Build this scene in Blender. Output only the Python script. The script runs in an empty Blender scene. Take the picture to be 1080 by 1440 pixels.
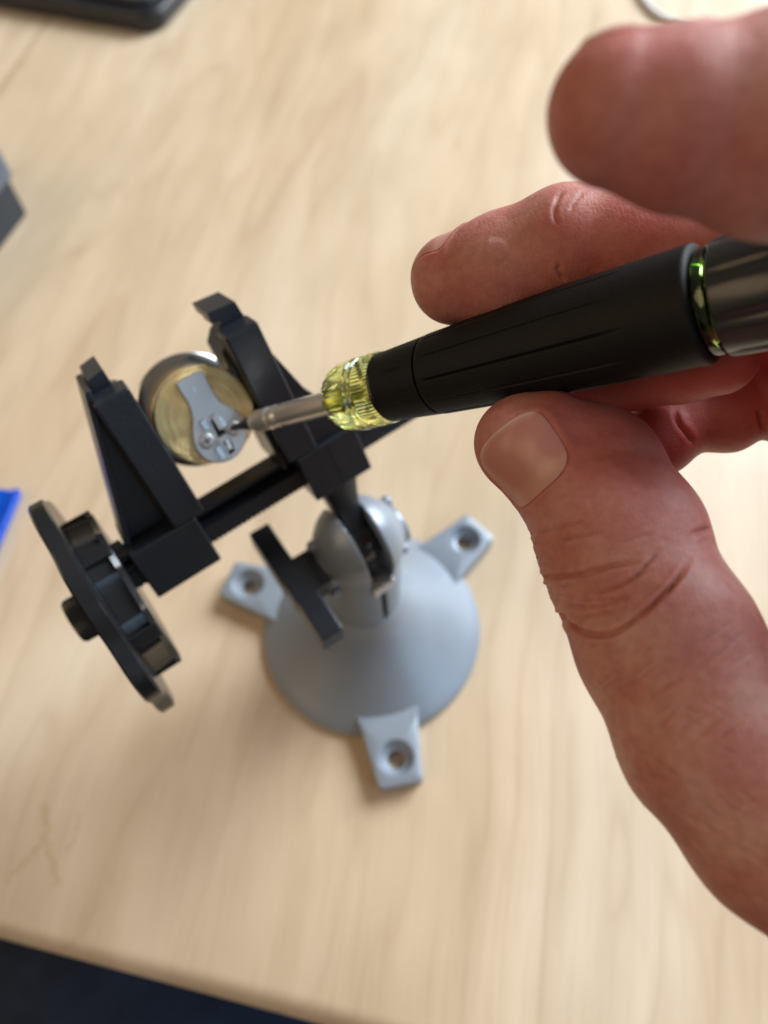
import bpy, bmesh, math, random
import numpy as np
from mathutils import Vector, Matrix

random.seed(4); rng = np.random.default_rng(4)
scene = bpy.context.scene
col = scene.collection
PI = math.pi

# ------------------------------------------------------------------ camera
F = 1080.0                                   # focal length in photo pixels
UP = np.array([-.04127, -.49480, -.86803]); UP /= np.linalg.norm(UP)     # table normal in lens axes (right, down, forward)
YW = np.array([0, 0, 1.]) - UP * UP[2]; YW /= np.linalg.norm(YW)
XW = np.cross(YW, UP)
H = 269.36                                   # camera height above the table, mm
RT = np.stack([XW, YW, UP])                  # lens axes -> world axes
def cw(p):                                   # lens mm -> world metres
    q = np.asarray(p, float) @ RT.T
    q = q + np.array([0, 0, H])
    return q / 1000.
def wd(d): return np.asarray(d, float) @ RT.T
def ray(px, py): return np.array([(px - 540) / F, (py - 720) / F, 1.])
def P(px, py, d): return ray(px, py) * d
def G(px, py, h=0.):                         # point at height h (mm) above the table, world metres
    r = ray(px, py); k = (h - H) / (r @ UP)
    return cw(r * k)

cam = bpy.data.cameras.new('camera'); cam_o = bpy.data.objects.new('camera', cam); col.objects.link(cam_o)
cam.sensor_fit = 'HORIZONTAL'; cam.sensor_width = 36; cam.lens = 36
cam.clip_start = .002; cam.clip_end = 50
R3 = np.stack([wd([1, 0, 0]), wd([0, -1, 0]), wd([0, 0, -1])], 1)
M4 = Matrix([list(R3[i]) + [cw([0, 0, 0])[i]] for i in range(3)] + [[0, 0, 0, 1]])
cam_o.matrix_world = M4
cam.dof.use_dof = True; cam.dof.focus_distance = .133; cam.dof.aperture_fstop = 14.5
scene.camera = cam_o

# ------------------------------------------------------------------ light
world = bpy.data.worlds.new('World'); scene.world = world; world.use_nodes = True
bg = world.node_tree.nodes['Background']; bg.inputs[0].default_value = (1.0, .83, .64, 1); bg.inputs[1].default_value = .18
def area(name, loc, target, sx, sy, power, color):
    l = bpy.data.lights.new(name, 'AREA'); l.shape = 'RECTANGLE'; l.size = sx; l.size_y = sy; l.energy = power; l.color = color
    o = bpy.data.objects.new(name, l); col.objects.link(o); o.location = loc
    o.rotation_euler = (Vector(target) - Vector(loc)).to_track_quat('-Z', 'Y').to_euler()
    return o
area('window_light', (1.40, 1.20, 1.18), (0, .1, 0), 1.3, 1.3, 104, (.82, .91, 1.0))
area('side_window_light', (1.30, -.85, .92), (0, .1, .05), 1.1, 1.1, 11, (.46, .72, 1.0))
area('room_light', (-1.5, -.5, 1.3), (0, .1, 0), 1.2, 1.2, 11, (1.0, .72, .44))
scene.view_settings.view_transform = 'Standard'; scene.view_settings.look = 'None'
scene.view_settings.exposure = -0.10; scene.view_settings.gamma = 1

# ------------------------------------------------------------------ node helpers
def newmat(name):
    m = bpy.data.materials.new(name); m.use_nodes = True
    nt = m.node_tree; return m, nt, nt.nodes['Principled BSDF']
def N(nt, t, **kw):
    n = nt.nodes.new(t)
    for k, v in kw.items():
        if k.startswith('i_'):
            key = k[2:]; key = int(key) if key.isdigit() else key
            n.inputs[key].default_value = v
        else: setattr(n, k, v)
    return n
def ramp(nt, src, stops):
    r = nt.nodes.new('ShaderNodeValToRGB'); e = r.color_ramp.elements
    while len(e) < len(stops): e.new(.5)
    for el, (p, c) in zip(e, stops): el.position = p; el.color = (*c, 1) if len(c) == 3 else c
    nt.links.new(src, r.inputs[0]); return r
def mixc(nt, a, b, fac, mode='MIX'):
    m = nt.nodes.new('ShaderNodeMix'); m.data_type = 'RGBA'; m.blend_type = mode
    for s, k in ((fac, 0), (a, 6), (b, 7)):
        if isinstance(s, (int, float)): m.inputs[k].default_value = s
        elif isinstance(s, tuple): m.inputs[k].default_value = (*s, 1)
        else: nt.links.new(s, m.inputs[k])
    return m.outputs[2]
def simple(name, c, rough=.4, metal=0., bump=0., bscale=800., var=.12, coat=0., rvar=.12, spec=.5):
    m, nt, p = newmat(name)
    tc = N(nt, 'ShaderNodeTexCoord'); n1 = N(nt, 'ShaderNodeTexNoise', i_Scale=90., i_Detail=4.)
    nt.links.new(tc.outputs['Object'], n1.inputs['Vector'])
    cc = mixc(nt, tuple(x * (1 - var) for x in c), tuple(min(1, x * (1 + var)) for x in c), n1.outputs[0])
    nt.links.new(cc, p.inputs['Base Color'])
    mr = N(nt, 'ShaderNodeMapRange', i_3=max(.03, rough - rvar), i_4=rough + rvar); nt.links.new(n1.outputs[0], mr.inputs[0])
    nt.links.new(mr.outputs[0], p.inputs['Roughness'])
    p.inputs['Metallic'].default_value = metal; p.inputs['Specular IOR Level'].default_value = spec
    if coat: p.inputs['Coat Weight'].default_value = coat; p.inputs['Coat Roughness'].default_value = .15
    if bump:
        n2 = N(nt, 'ShaderNodeTexNoise', i_Scale=bscale, i_Detail=3.); nt.links.new(tc.outputs['Object'], n2.inputs['Vector'])
        b = N(nt, 'ShaderNodeBump', i_Strength=bump, i_Distance=.0003); nt.links.new(n2.outputs[0], b.inputs['Height'])
        nt.links.new(b.outputs[0], p.inputs['Normal'])
    return m

M = {}
M['black'] = simple('black_plastic', (.014, .0175, .024), .34, bump=.25, bscale=1500)
M['black_gloss'] = simple('black_gloss_plastic', (.016, .017, .019), .24, bump=.1, bscale=500)
M['paint'] = simple('grey_painted_casting', (.275, .31, .355), .38, metal=.22, bump=.22, bscale=2200, var=.05)
M['brass'] = simple('brass', (.84, .70, .43), .42, metal=1., bump=.10, bscale=1200, var=.12)
def brass_turned():
    m, nt, p = newmat('turned_brass'); L = nt.links.new
    _l = np.array([-.35, -.1786, .9195]); _b = np.array([.82381, -.52597, .21141]); _l = _l - _b * (_l @ _b); _l /= np.linalg.norm(_l)
    tc = N(nt, 'ShaderNodeTexCoord'); cr = N(nt, 'ShaderNodeVectorMath', operation='CROSS_PRODUCT'); cr.inputs[1].default_value = tuple(wd(_l))
    L(tc.outputs['Object'], cr.inputs[0]); ln = N(nt, 'ShaderNodeVectorMath', operation='LENGTH'); L(cr.outputs[0], ln.inputs[0])
    n1 = N(nt, 'ShaderNodeTexNoise', i_Scale=9000., i_Detail=3.); n1.noise_dimensions = '1D'; L(ln.outputs[1], n1.inputs['W'])
    b = N(nt, 'ShaderNodeBump', i_Strength=1., i_Distance=.00011); L(n1.outputs[0], b.inputs['Height']); L(b.outputs[0], p.inputs['Normal'])
    n2 = N(nt, 'ShaderNodeTexNoise', i_Scale=160., i_Detail=4.); L(tc.outputs['Object'], n2.inputs['Vector'])
    L(mixc(nt, (.93, .66, .27), (1.0, .80, .42), n2.outputs[0]), p.inputs['Base Color']); p.inputs['Metallic'].default_value = .78; p.inputs['Roughness'].default_value = .24
    return m
M['brass'] = brass_turned()
M['zinc'] = simple('zinc_plate', (.60, .61, .61), .44, metal=.85, bump=.1, bscale=900)
M['nickel'] = simple('nickel', (.50, .50, .50), .24, metal=1.)
M['steel'] = simple('steel_shaft', (.74, .72, .67), .30, metal=.8, bump=.1, bscale=2500)
M['bit'] = simple('dark_bit_steel', (.09, .088, .085), .38, metal=1.)
M['dark'] = simple('dark_recess', (.006, .006, .006), .7)
M['rubber'] = simple('black_rubber', (.0075, .0072, .0070), .56, bump=.4, bscale=3500, rvar=.05, spec=.22)
M['grey_lid'] = simple('grey_textured_lid', (.11, .125, .15), .6, bump=1., bscale=700, var=.5)
M['slate'] = simple('slate_box', (.017, .022, .030), .5, bump=.3)
M['blue'] = simple('blue_plastic', (.0, .075, .55), .3)
M['white'] = simple('white_cable', (.75, .77, .80), .4)
M['device'] = simple('black_device', (.012, .013, .016), .38, bump=.15)
M['device_top'] = simple('grey_device_panel', (.045, .05, .06), .33)
M['floor'] = simple('dark_floor', (.012, .011, .010), .7)

def glassy(name, c, rough=.05, ior=1.5, trans=1.):
    m, nt, p = newmat(name)
    p.inputs['Base Color'].default_value = (*c, 1); p.inputs['Roughness'].default_value = rough
    p.inputs['IOR'].default_value = ior; p.inputs['Transmission Weight'].default_value = trans
    return m
M['amber'] = glassy('yellow_green_plastic', (.87, .95, .38), .08)
M['green_ring'] = glassy('dark_green_plastic', (.50, .80, .22), .05)
M['smoke'] = simple('dark_end_cap', (.022, .024, .026), .30, coat=.15)

def wood():
    m, nt, p = newmat('maple_veneer')
    L = nt.links.new
    gd = wd([390, -1972, 1080]); ang = math.atan2(gd[1], gd[0])
    tc = N(nt, 'ShaderNodeTexCoord')
    mp = N(nt, 'ShaderNodeMapping'); mp.inputs['Rotation'].default_value = (0, 0, -ang); L(tc.outputs['Object'], mp.inputs['Vector'])
    # slow wander so that the grain is not ruler straight
    wn = N(nt, 'ShaderNodeTexNoise', i_Scale=5., i_Detail=2.); L(mp.outputs[0], wn.inputs['Vector'])
    wv = N(nt, 'ShaderNodeVectorMath', operation='MULTIPLY_ADD'); wv.inputs[1].default_value = (0, .035, 0); L(wn.outputs[1], wv.inputs[0]); L(mp.outputs[0], wv.inputs[2])
    def sc(x, y, z=1):
        v = N(nt, 'ShaderNodeVectorMath', operation='MULTIPLY'); v.inputs[1].default_value = (x, y, z); L(wv.outputs[0], v.inputs[0]); return v.outputs[0]
    def noise(v, s, d=3., r=.5):
        n = N(nt, 'ShaderNodeTexNoise', i_Scale=s, i_Detail=d, i_Roughness=r); L(v, n.inputs['Vector']); return n.outputs[0]
    big = noise(sc(.25, 1), 9, 3)
    c = ramp(nt, big, [(.28, (.58, .415, .255)), (.42, (.665, .51, .34)), (.56, (.69, .54, .375)), (.72, (.765, .64, .475))]).outputs[0]
    # cathedral figure: contour lines of a long noise
    f = noise(sc(.13, 1), 7, 2, .45)
    mul = N(nt, 'ShaderNodeMath', operation='MULTIPLY'); mul.inputs[1].default_value = 13.; L(f, mul.inputs[0])
    fr = N(nt, 'ShaderNodeMath', operation='FRACT'); L(mul.outputs[0], fr.inputs[0])
    ln = ramp(nt, fr.outputs[0], [(0, (1, 1, 1)), (.14, (.4, .4, .4)), (.5, (0, 0, 0)), (.94, (.15, .15, .15)), (1, (1, 1, 1))]).outputs[0]
    msk = ramp(nt, noise(sc(.5, 1), 11, 2), [(.40, (0, 0, 0)), (.66, (1, 1, 1))]).outputs[0]
    lm = N(nt, 'ShaderNodeMath', operation='MULTIPLY'); L(ln, lm.inputs[0]); L(msk, lm.inputs[1])
    lm2 = N(nt, 'ShaderNodeMath', operation='MULTIPLY'); lm2.inputs[1].default_value = .40; L(lm.outputs[0], lm2.inputs[0])
    c = mixc(nt, c, (.47, .31, .175), lm2.outputs[0])
    # a second, wider figure and cloudy mottling
    f2 = noise(sc(.17, 1), 12, 3, .55)
    m2 = N(nt, 'ShaderNodeMath', operation='MULTIPLY'); m2.inputs[1].default_value = 9.; L(f2, m2.inputs[0])
    fr2 = N(nt, 'ShaderNodeMath', operation='PINGPONG'); fr2.inputs[1].default_value = .5; L(m2.outputs[0], fr2.inputs[0])
    l2 = ramp(nt, fr2.outputs[0], [(0, (.27, .27, .27)), (.07, (.08, .08, .08)), (.2, (0, 0, 0))]).outputs[0]
    c = mixc(nt, c, (.50, .33, .20), l2)
    cl_ = ramp(nt, noise(sc(.45, 1), 34, 3), [(.33, (.90, .885, .86)), (.64, (1.05, 1.05, 1.06))]).outputs[0]
    c = mixc(nt, c, cl_, .75, 'MULTIPLY')
    # streaks and fine pores
    st = ramp(nt, noise(sc(.06, 1), 70, 3), [(.36, (.86, .84, .80)), (.62, (1.04, 1.04, 1.04))]).outputs[0]
    c = mixc(nt, c, st, .36, 'MULTIPLY')
    po = ramp(nt, noise(sc(.05, 1), 520, 3, .7), [(.33, (.82, .78, .72)), (.52, (1, 1, 1))]).outputs[0]
    c = mixc(nt, c, po, .32, 'MULTIPLY')
    # a few mineral flecks
    fl = ramp(nt, noise(sc(.35, 1), 62, 1), [(.775, (0, 0, 0)), (.81, (1, 1, 1))]).outputs[0]
    flm = N(nt, 'ShaderNodeMath', operation='MULTIPLY'); flm.inputs[1].default_value = .28; L(fl, flm.inputs[0])
    c = mixc(nt, c, (.36, .21, .10), flm.outputs[0])
    # a veneer joint running with the grain at the back left
    sg = G(38, 72); Rz = np.array([[math.cos(ang), math.sin(ang)], [-math.sin(ang), math.cos(ang)]]); y0 = (Rz @ sg[:2])[1]
    sx = N(nt, 'ShaderNodeSeparateXYZ'); L(mp.outputs[0], sx.inputs[0])
    sd = N(nt, 'ShaderNodeMath', operation='SUBTRACT'); sd.inputs[1].default_value = y0; L(sx.outputs[1], sd.inputs[0])
    sa = N(nt, 'ShaderNodeMath', operation='ABSOLUTE'); L(sd.outputs[0], sa.inputs[0])
    sl_ = ramp(nt, sa.outputs[0], [(.0003, (.55, .55, .55)), (.0016, (0, 0, 0))]).outputs[0]
    c = mixc(nt, c, (.34, .22, .12), sl_)
    # one brown forked streak near the front edge
    jn = N(nt, 'ShaderNodeTexNoise', i_Scale=260., i_Detail=2.); L(tc.outputs['Object'], jn.inputs['Vector'])
    jv = N(nt, 'ShaderNodeVectorMath', operation='MULTIPLY_ADD'); jv.inputs[1].default_value = (.007, .007, 0); L(jn.outputs[1], jv.inputs[0]); L(tc.outputs['Object'], jv.inputs[2])
    acc = None; oj = np.array([.0035, .0035, 0])
    for (a, b, wd_) in (((60, 1128), (66, 1165), .0005), ((66, 1165), (52, 1196), .0006), ((52, 1196), (14, 1234), .0005), ((64, 1180), (74, 1210), .0006), ((74, 1210), (80, 1243), .0005), ((112, 1150), (98, 1200), .0004)):
        a = G(*a) + oj; b = G(*b) + oj; ba = b - a
        pa = N(nt, 'ShaderNodeVectorMath', operation='SUBTRACT'); pa.inputs[1].default_value = tuple(a); L(jv.outputs[0], pa.inputs[0])
        dt = N(nt, 'ShaderNodeVectorMath', operation='DOT_PRODUCT'); dt.inputs[1].default_value = tuple(ba / (ba @ ba)); L(pa.outputs[0], dt.inputs[0])
        cl = N(nt, 'ShaderNodeClamp'); L(dt.outputs[1], cl.inputs[0])
        sc2 = N(nt, 'ShaderNodeVectorMath', operation='SCALE'); sc2.inputs[0].default_value = tuple(ba); L(cl.outputs[0], sc2.inputs['Scale'])
        df = N(nt, 'ShaderNodeVectorMath', operation='DISTANCE'); L(pa.outputs[0], df.inputs[0]); L(sc2.outputs[0], df.inputs[1])
        mr = N(nt, 'ShaderNodeMapRange', i_1=wd_ * .3, i_2=wd_ * 2.6, i_3=.34, i_4=0.); L(df.outputs[1], mr.inputs[0])
        if acc is None: acc = mr.outputs[0]
        else:
            mx = N(nt, 'ShaderNodeMath', operation='MAXIMUM'); L(acc, mx.inputs[0]); L(mr.outputs[0], mx.inputs[1]); acc = mx.outputs[0]
    c = mixc(nt, c, (.40, .22, .09), acc)
    L(c, p.inputs['Base Color'])
    rr = N(nt, 'ShaderNodeMapRange', i_3=.30, i_4=.44); L(big, rr.inputs[0]); L(rr.outputs[0], p.inputs['Roughness'])
    b = N(nt, 'ShaderNodeBump', i_Strength=.12, i_Distance=.0003); L(noise(sc(.05, 1), 520, 3, .7), b.inputs['Height']); L(b.outputs[0], p.inputs['Normal'])
    return m
M['wood'] = wood()

def skin(name, c1, c2, c3):
    m, nt, p = newmat(name); L = nt.links.new
    tc = N(nt, 'ShaderNodeTexCoord')
    def noise(s, d=3.):
        n = N(nt, 'ShaderNodeTexNoise', i_Scale=s, i_Detail=d); L(tc.outputs['Object'], n.inputs['Vector']); return n.outputs[0]
    c = ramp(nt, noise(95, 5), [(.34, c1), (.5, c2), (.66, c3)]).outputs[0]
    mot = ramp(nt, noise(650, 3), [(.35, (.84, .76, .74)), (.65, (1.10, 1.10, 1.10))]).outputs[0]
    c = mixc(nt, c, mot, .6, 'MULTIPLY')
    # flushed tips, and shade painted deep red on ring and little fingers, per vertex
    at = N(nt, 'ShaderNodeAttribute', attribute_name='flush_shade')
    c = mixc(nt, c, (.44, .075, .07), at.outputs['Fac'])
    L(c, p.inputs['Base Color'])
    p.inputs['Roughness'].default_value = .50; p.inputs['Specular IOR Level'].default_value = .36
    p.inputs['Subsurface Weight'].default_value = .45; p.inputs['Subsurface Radius'].default_value = (1, .32, .18)
    p.inputs['Subsurface Scale'].default_value = .0022
    # skin relief: fine cells, ridges and soft lumps
    vo = N(nt, 'ShaderNodeTexVoronoi', feature='DISTANCE_TO_EDGE', i_Scale=1050.)
    ds = N(nt, 'ShaderNodeVectorMath', operation='MULTIPLY_ADD'); ds.inputs[1].default_value = (.0009,) * 3
    nn = N(nt, 'ShaderNodeTexNoise', i_Scale=420., i_Detail=2.); L(tc.outputs['Object'], nn.inputs['Vector'])
    L(nn.outputs[1], ds.inputs[0]); L(tc.outputs['Object'], ds.inputs[2]); L(ds.outputs[0], vo.inputs['Vector'])
    vr = ramp(nt, vo.outputs[0], [(0, (0, 0, 0)), (.16, (1, 1, 1))]).outputs[0]
    wv = N(nt, 'ShaderNodeTexWave', i_Scale=420., i_Distortion=14., i_Detail=1.); wv.inputs['Detail Scale'].default_value = .35
    L(tc.outputs['Object'], wv.inputs['Vector'])
    b1 = N(nt, 'ShaderNodeBump', i_Strength=.27, i_Distance=.00010); L(vr, b1.inputs['Height'])
    b2 = N(nt, 'ShaderNodeBump', i_Strength=.10, i_Distance=.00008); L(wv.outputs[1], b2.inputs['Height']); L(b1.outputs[0], b2.inputs['Normal'])
    b3 = N(nt, 'ShaderNodeBump', i_Strength=.25, i_Distance=.0008); L(noise(260, 3), b3.inputs['Height']); L(b2.outputs[0], b3.inputs['Normal'])
    L(b3.outputs[0], p.inputs['Normal'])
    return m
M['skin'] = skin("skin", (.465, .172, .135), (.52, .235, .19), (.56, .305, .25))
def nailmat():
    m, nt, p = newmat('fingernail'); L = nt.links.new
    at = N(nt, 'ShaderNodeAttribute', attribute_name='along')
    c = ramp(nt, at.outputs['Fac'], [(0, (.56, .29, .24)), (.16, (.55, .28, .23)), (.28, (.52, .225, .185)), (.90, (.51, .22, .18)), (.96, (.55, .29, .24)), (1, (.66, .47, .39))]).outputs[0]
    L(c, p.inputs['Base Color']); p.inputs['Roughness'].default_value = .32
    p.inputs['Subsurface Weight'].default_value = .15; p.inputs['Subsurface Scale'].default_value = .001
    return m
M['nail'] = nailmat()
def denim():
    m, nt, p = newmat('dark_denim'); L = nt.links.new
    tc = N(nt, 'ShaderNodeTexCoord')
    n = N(nt, 'ShaderNodeTexNoise', i_Scale=38., i_Detail=5.); L(tc.outputs['Object'], n.inputs['Vector'])
    w = N(nt, 'ShaderNodeTexWave', i_Scale=420., i_Distortion=1.5); L(tc.outputs['Object'], w.inputs['Vector'])
    c = ramp(nt, n.outputs[0], [(.3, (.005, .011, .030)), (.7, (.016, .033, .075))]).outputs[0]
    c = mixc(nt, c, w.outputs[0], .25, 'MULTIPLY'); L(c, p.inputs['Base Color']); p.inputs['Roughness'].default_value = .85
    return m
M['denim'] = denim()

# ------------------------------------------------------------------ mesh helpers
def link(name, verts, faces, mat, root=None, parent=None, smooth=False, bevel=0., seg=2, sharp=None):
    """verts in world metres; root = the top-level Empty whose location the mesh is relative to"""
    v = np.asarray(verts, float)
    o0 = np.array(root.location) if root is not None else np.zeros(3)
    me = bpy.data.meshes.new(name)
    me.from_pydata([tuple(x) for x in (v - o0)], [], [tuple(int(i) for i in f) for f in faces])
    me.materials.append(M[mat]); me.update()
    bm = bmesh.new(); bm.from_mesh(me); bmesh.ops.recalc_face_normals(bm, faces=bm.faces); bm.to_mesh(me); bm.free()
    o = bpy.data.objects.new(name, me); col.objects.link(o)
    par = parent if parent is not None else root
    if par is not None: o.parent = par
    if bevel:
        b = o.modifiers.new('bevel', 'BEVEL'); b.width = bevel / 1000.; b.segments = seg; b.limit_method = 'ANGLE'; b.angle_limit = math.radians(28)
        b.harden_normals = True; b.use_clamp_overlap = True
    if smooth or bevel:
        for pl in me.polygons: pl.use_smooth = True
        if not bevel:
            me.set_sharp_from_angle(angle=math.radians(sharp or 40))
    return o
def thing(name, label, cat, loc, group=None):
    o = bpy.data.objects.new(name, None); col.objects.link(o); o.location = loc; o.empty_display_size = .01
    o['label'] = label; o['category'] = cat
    if group: o['group'] = group
    return o
def tag(o, label=None, cat=None, kind=None):
    if label: o['label'] = label
    if cat: o['category'] = cat
    if kind: o['kind'] = kind
    return o

class Frame:
    """orthonormal axes in lens space with an origin and a scale; maps local (u,v,w) to world"""
    def __init__(s, O, a, b, c, k=1.): s.O = np.asarray(O, float); s.A = np.stack([a, b, c]); s.k = k
    def __call__(s, p): return cw(s.O + s.k * (np.asarray(p, float) @ s.A))
    def lens(s, p): return s.O + s.k * (np.asarray(p, float) @ s.A)
    def loc(s, px, py, w):                   # local u,v where the sight line meets the plane w
        r = ray(px, py); n = s.A[2]; k = ((s.O + n * w * s.k) @ n) / (r @ n); q = (r * k - s.O) / s.k
        return q @ s.A[0], q @ s.A[1]
def prism(fr, poly, w0, w1, axes='uvw'):
    """polygon in the two axes other than the last letter of `axes`, extruded along the last"""
    idx = ['uvw'.index(c) for c in axes]; n = len(poly); V = []
    for w in (w0, w1):
        for (a, b) in poly:
            p = [0, 0, 0]; p[idx[0]] = a; p[idx[1]] = b; p[idx[2]] = w; V.append(p)
    Fc = [tuple(range(n)), tuple(range(2 * n - 1, n - 1, -1))] + [(i, (i + 1) % n, n + (i + 1) % n, n + i) for i in range(n)]
    return fr(np.array(V)), Fc
def box(fr, u, v, w): return prism(fr, [(u[0], v[0]), (u[1], v[0]), (u[1], v[1]), (u[0], v[1])], w[0], w[1])
def join(parts):
    V = []; Fc = []; o = 0
    for v, f in parts:
        V.append(np.asarray(v)); Fc += [tuple(i + o for i in q) for q in f]; o += len(v)
    return np.concatenate(V), Fc
def lathe(fr, prof, n=64, mod=None, cap0=True, cap1=True, closed=False):
    """profile [(axial w, radius)], spun about the third axis; mod(w,th,r) alters the radius"""
    th = np.arange(n) * 2 * PI / n; V = []
    for (w, r) in prof:
        rr = np.array([mod(w, t, r) for t in th]) if mod else np.full(n, r)
        V.append(np.stack([rr * np.cos(th), rr * np.sin(th), np.full(n, w)], 1))
    V = np.concatenate(V); m = len(prof); Fc = []
    for i in range(m - 1 + (1 if closed else 0)):
        a = i * n; b = ((i + 1) % m) * n
        for k in range(n): Fc.append((a + k, a + (k + 1) % n, b + (k + 1) % n, b + k))
    if cap0 and not closed: Fc.append(tuple(range(n)))
    if cap1 and not closed: Fc.append(tuple(range((m - 1) * n, m * n)))
    return fr(V), Fc
def tube(pts, r, n=12, caps=True):
    """pts in world metres; r in metres (scalar or list)"""
    pts = np.asarray(pts, float); m = len(pts); rs = np.full(m, r) if np.isscalar(r) else np.asarray(r)
    V = []; ref = None
    for i in range(m):
        t = pts[min(i + 1, m - 1)] - pts[max(i - 1, 0)]; t /= np.linalg.norm(t)
        if ref is None:
            ref = np.cross(t, [0.13, .2, 1]); ref /= np.linalg.norm(ref)
        ref = ref - t * (ref @ t); ref /= np.linalg.norm(ref); bi = np.cross(t, ref)
        for k in range(n):
            a = 2 * PI * k / n; V.append(pts[i] + rs[i] * (math.cos(a) * ref + math.sin(a) * bi))
    Fc = [(i * n + k, i * n + (k + 1) % n, (i + 1) * n + (k + 1) % n, (i + 1) * n + k) for i in range(m - 1) for k in range(n)]
    if caps: Fc += [tuple(range(n)), tuple(range((m - 1) * n, m * n))]
    return np.array(V), Fc
def catmull(pts, k=8):
    p = [np.asarray(x, float) for x in pts]; p = [2 * p[0] - p[1]] + p + [2 * p[-1] - p[-2]]; out = []
    for i in range(1, len(p) - 2):
        for s in range(k):
            t = s / k; out.append(.5 * (2 * p[i] + (p[i + 1] - p[i - 1]) * t + (2 * p[i - 1] - 5 * p[i] + 4 * p[i + 1] - p[i + 2]) * t * t + (3 * p[i] - p[i - 1] - 3 * p[i + 1] + p[i + 2]) * t ** 3))
    out.append(p[-2]); return out

def surface_nets(f, lo, h):
    """f: 3-D array of signed distance (negative inside). returns verts, quads"""
    s = f < 0; nx, ny, nz = f.shape
    acc = np.zeros((nx - 1, ny - 1, nz - 1, 3), np.float32); cnt = np.zeros((nx - 1, ny - 1, nz - 1), np.float32)
    def sl(a, d): return a[d[0]:nx - 1 + d[0], d[1]:ny - 1 + d[1], d[2]:nz - 1 + d[2]]
    for ax in range(3):
        oth = [k for k in range(3) if k != ax]
        for p in (0, 1):
            for q in (0, 1):
                d0 = [0, 0, 0]; d0[oth[0]] = p; d0[oth[1]] = q; d1 = list(d0); d1[ax] = 1
                a = sl(f, d0); b = sl(f, d1); x = (a < 0) != (b < 0)
                t = np.where(x, a / np.where(x, a - b, 1), 0)
                for k in range(3):
                    acc[..., k] += np.where(x, (t if k == ax else d0[k]), 0)
                cnt += x
    cell = cnt > 0; ids = -np.ones(cell.shape, np.int64); ids[cell] = np.arange(cell.sum())
    ii = np.argwhere(cell); V = (ii + acc[cell] / cnt[cell][:, None]) * h + lo
    Q = []
    for ax in range(3):
        oth = [k for k in range(3) if k != ax]
        a = [slice(1, n - 1) for n in f.shape]; a[ax] = slice(0, f.shape[ax] - 1); b = list(a); b[ax] = slice(1, f.shape[ax])
        x = np.argwhere(s[tuple(a)] != s[tuple(b)])
        off = np.array([1, 1, 1]); off[ax] = 0; x = x + off
        flip = s[x[:, 0], x[:, 1], x[:, 2]]
        c = []
        for (p, q) in ((-1, -1), (0, -1), (0, 0), (-1, 0)):
            d = np.zeros(3, int); d[oth[0]] = p; d[oth[1]] = q; y = x + d; c.append(ids[y[:, 0], y[:, 1], y[:, 2]])
        c = np.stack(c, 1); fl = flip if ax != 1 else ~flip
        c[~fl] = c[~fl][:, ::-1]; Q.append(c)
    return V, np.concatenate(Q)
def smin(a, b, k):
    h = np.clip(.5 + .5 * (b - a) / k, 0, 1); return b + (a - b) * h - k * h * (1 - h)

# ------------------------------------------------------------------ table and setting
e0 = G(0, 1315); e1 = G(470, 1441)
ed = (e1 - e0)[:2]; ed /= np.linalg.norm(ed); nd = np.array([-ed[1], ed[0]])        # nd points away from the viewer
TT = .028; er = .007
prof = [(.9, 0.), (er, 0.)] + [(er - er * math.sin(a), -er + er * math.cos(a)) for a in np.linspace(.2, PI / 2, 7)] + \
       [(0, -TT + er)] + [(er - er * math.cos(a), -TT + er - er * math.sin(a)) for a in np.linspace(.2, PI / 2, 6)] + [(.9, -TT)]
V = []; 
for s in (-1.0, 1.0):
    for (q, z) in prof: V.append([*(e0[:2] + ed * s + nd * (q - .0015)), z])
n = len(prof); Fc = [(i, i + 1, n + i + 1, n + i) for i in range(n - 1)] + [tuple(range(n)), tuple(range(2 * n - 1, n - 1, -1)), (0, n, 2 * n - 1, n - 1)]
tag(link('tabletop', V, Fc, 'wood', smooth=True, sharp=50), kind='structure')
fl = [(-4, -4, -.735), (4, -4, -.735), (4, 4, -.735), (-4, 4, -.735)]
tag(link('floor', fl, [(0, 1, 2, 3)], 'floor'), kind='structure')

# lap in dark jeans, under the front edge
def at_z(px, py, z): return G(px, py, z)
k0 = at_z(40, 1440, -150); axis = np.array([nd[0], nd[1], .02]); axis /= np.linalg.norm(axis)
pts = []; rad = []
for i in range(30):
    s = -.30 + .62 * i / 29; q = k0 + axis * s + np.array([*(ed * .02), 0]); q[2] = -.262 + .01 * math.sin(s * 9)
    pts.append(q); rad.append(.115 + .003 * math.sin(s * 60) + .003 * math.sin(s * 37 + 1) + .012 * -s)
v, f = tube(pts, rad, 48); v += np.array([[.0018 * math.sin(a[0] * 190 + a[1] * 120), 0, .0022 * math.sin(a[0] * 130 - a[1] * 210)] for a in v])
tag(link('trouser_leg', v, f, 'denim', smooth=True, sharp=80), 'dark blue denim trouser leg under the front table edge', 'jeans')

# ------------------------------------------------------------------ vise
hb = np.array([.824, -.526, .2115]); hj = np.array([-.335, -.753, -.568]); hj /= np.linalg.norm(hj)
hb = hb - hj * (hb @ hj); hb /= np.linalg.norm(hb); ht = np.cross(hb, hj); ht = ht if ht[2] < 0 else -ht
KS = .905
HF = Frame(P(248, 785, 211 * KS), hb, hj, ht, KS)
bc_l = np.array([-4.658, 43.48, 285.754])              # base centre on the table, lens mm
base_c = cw(bc_l)
vise = thing('bench_vise', 'grey three-eared bench vise with black plastic jaws, standing on the table', 'vise', base_c)
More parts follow.
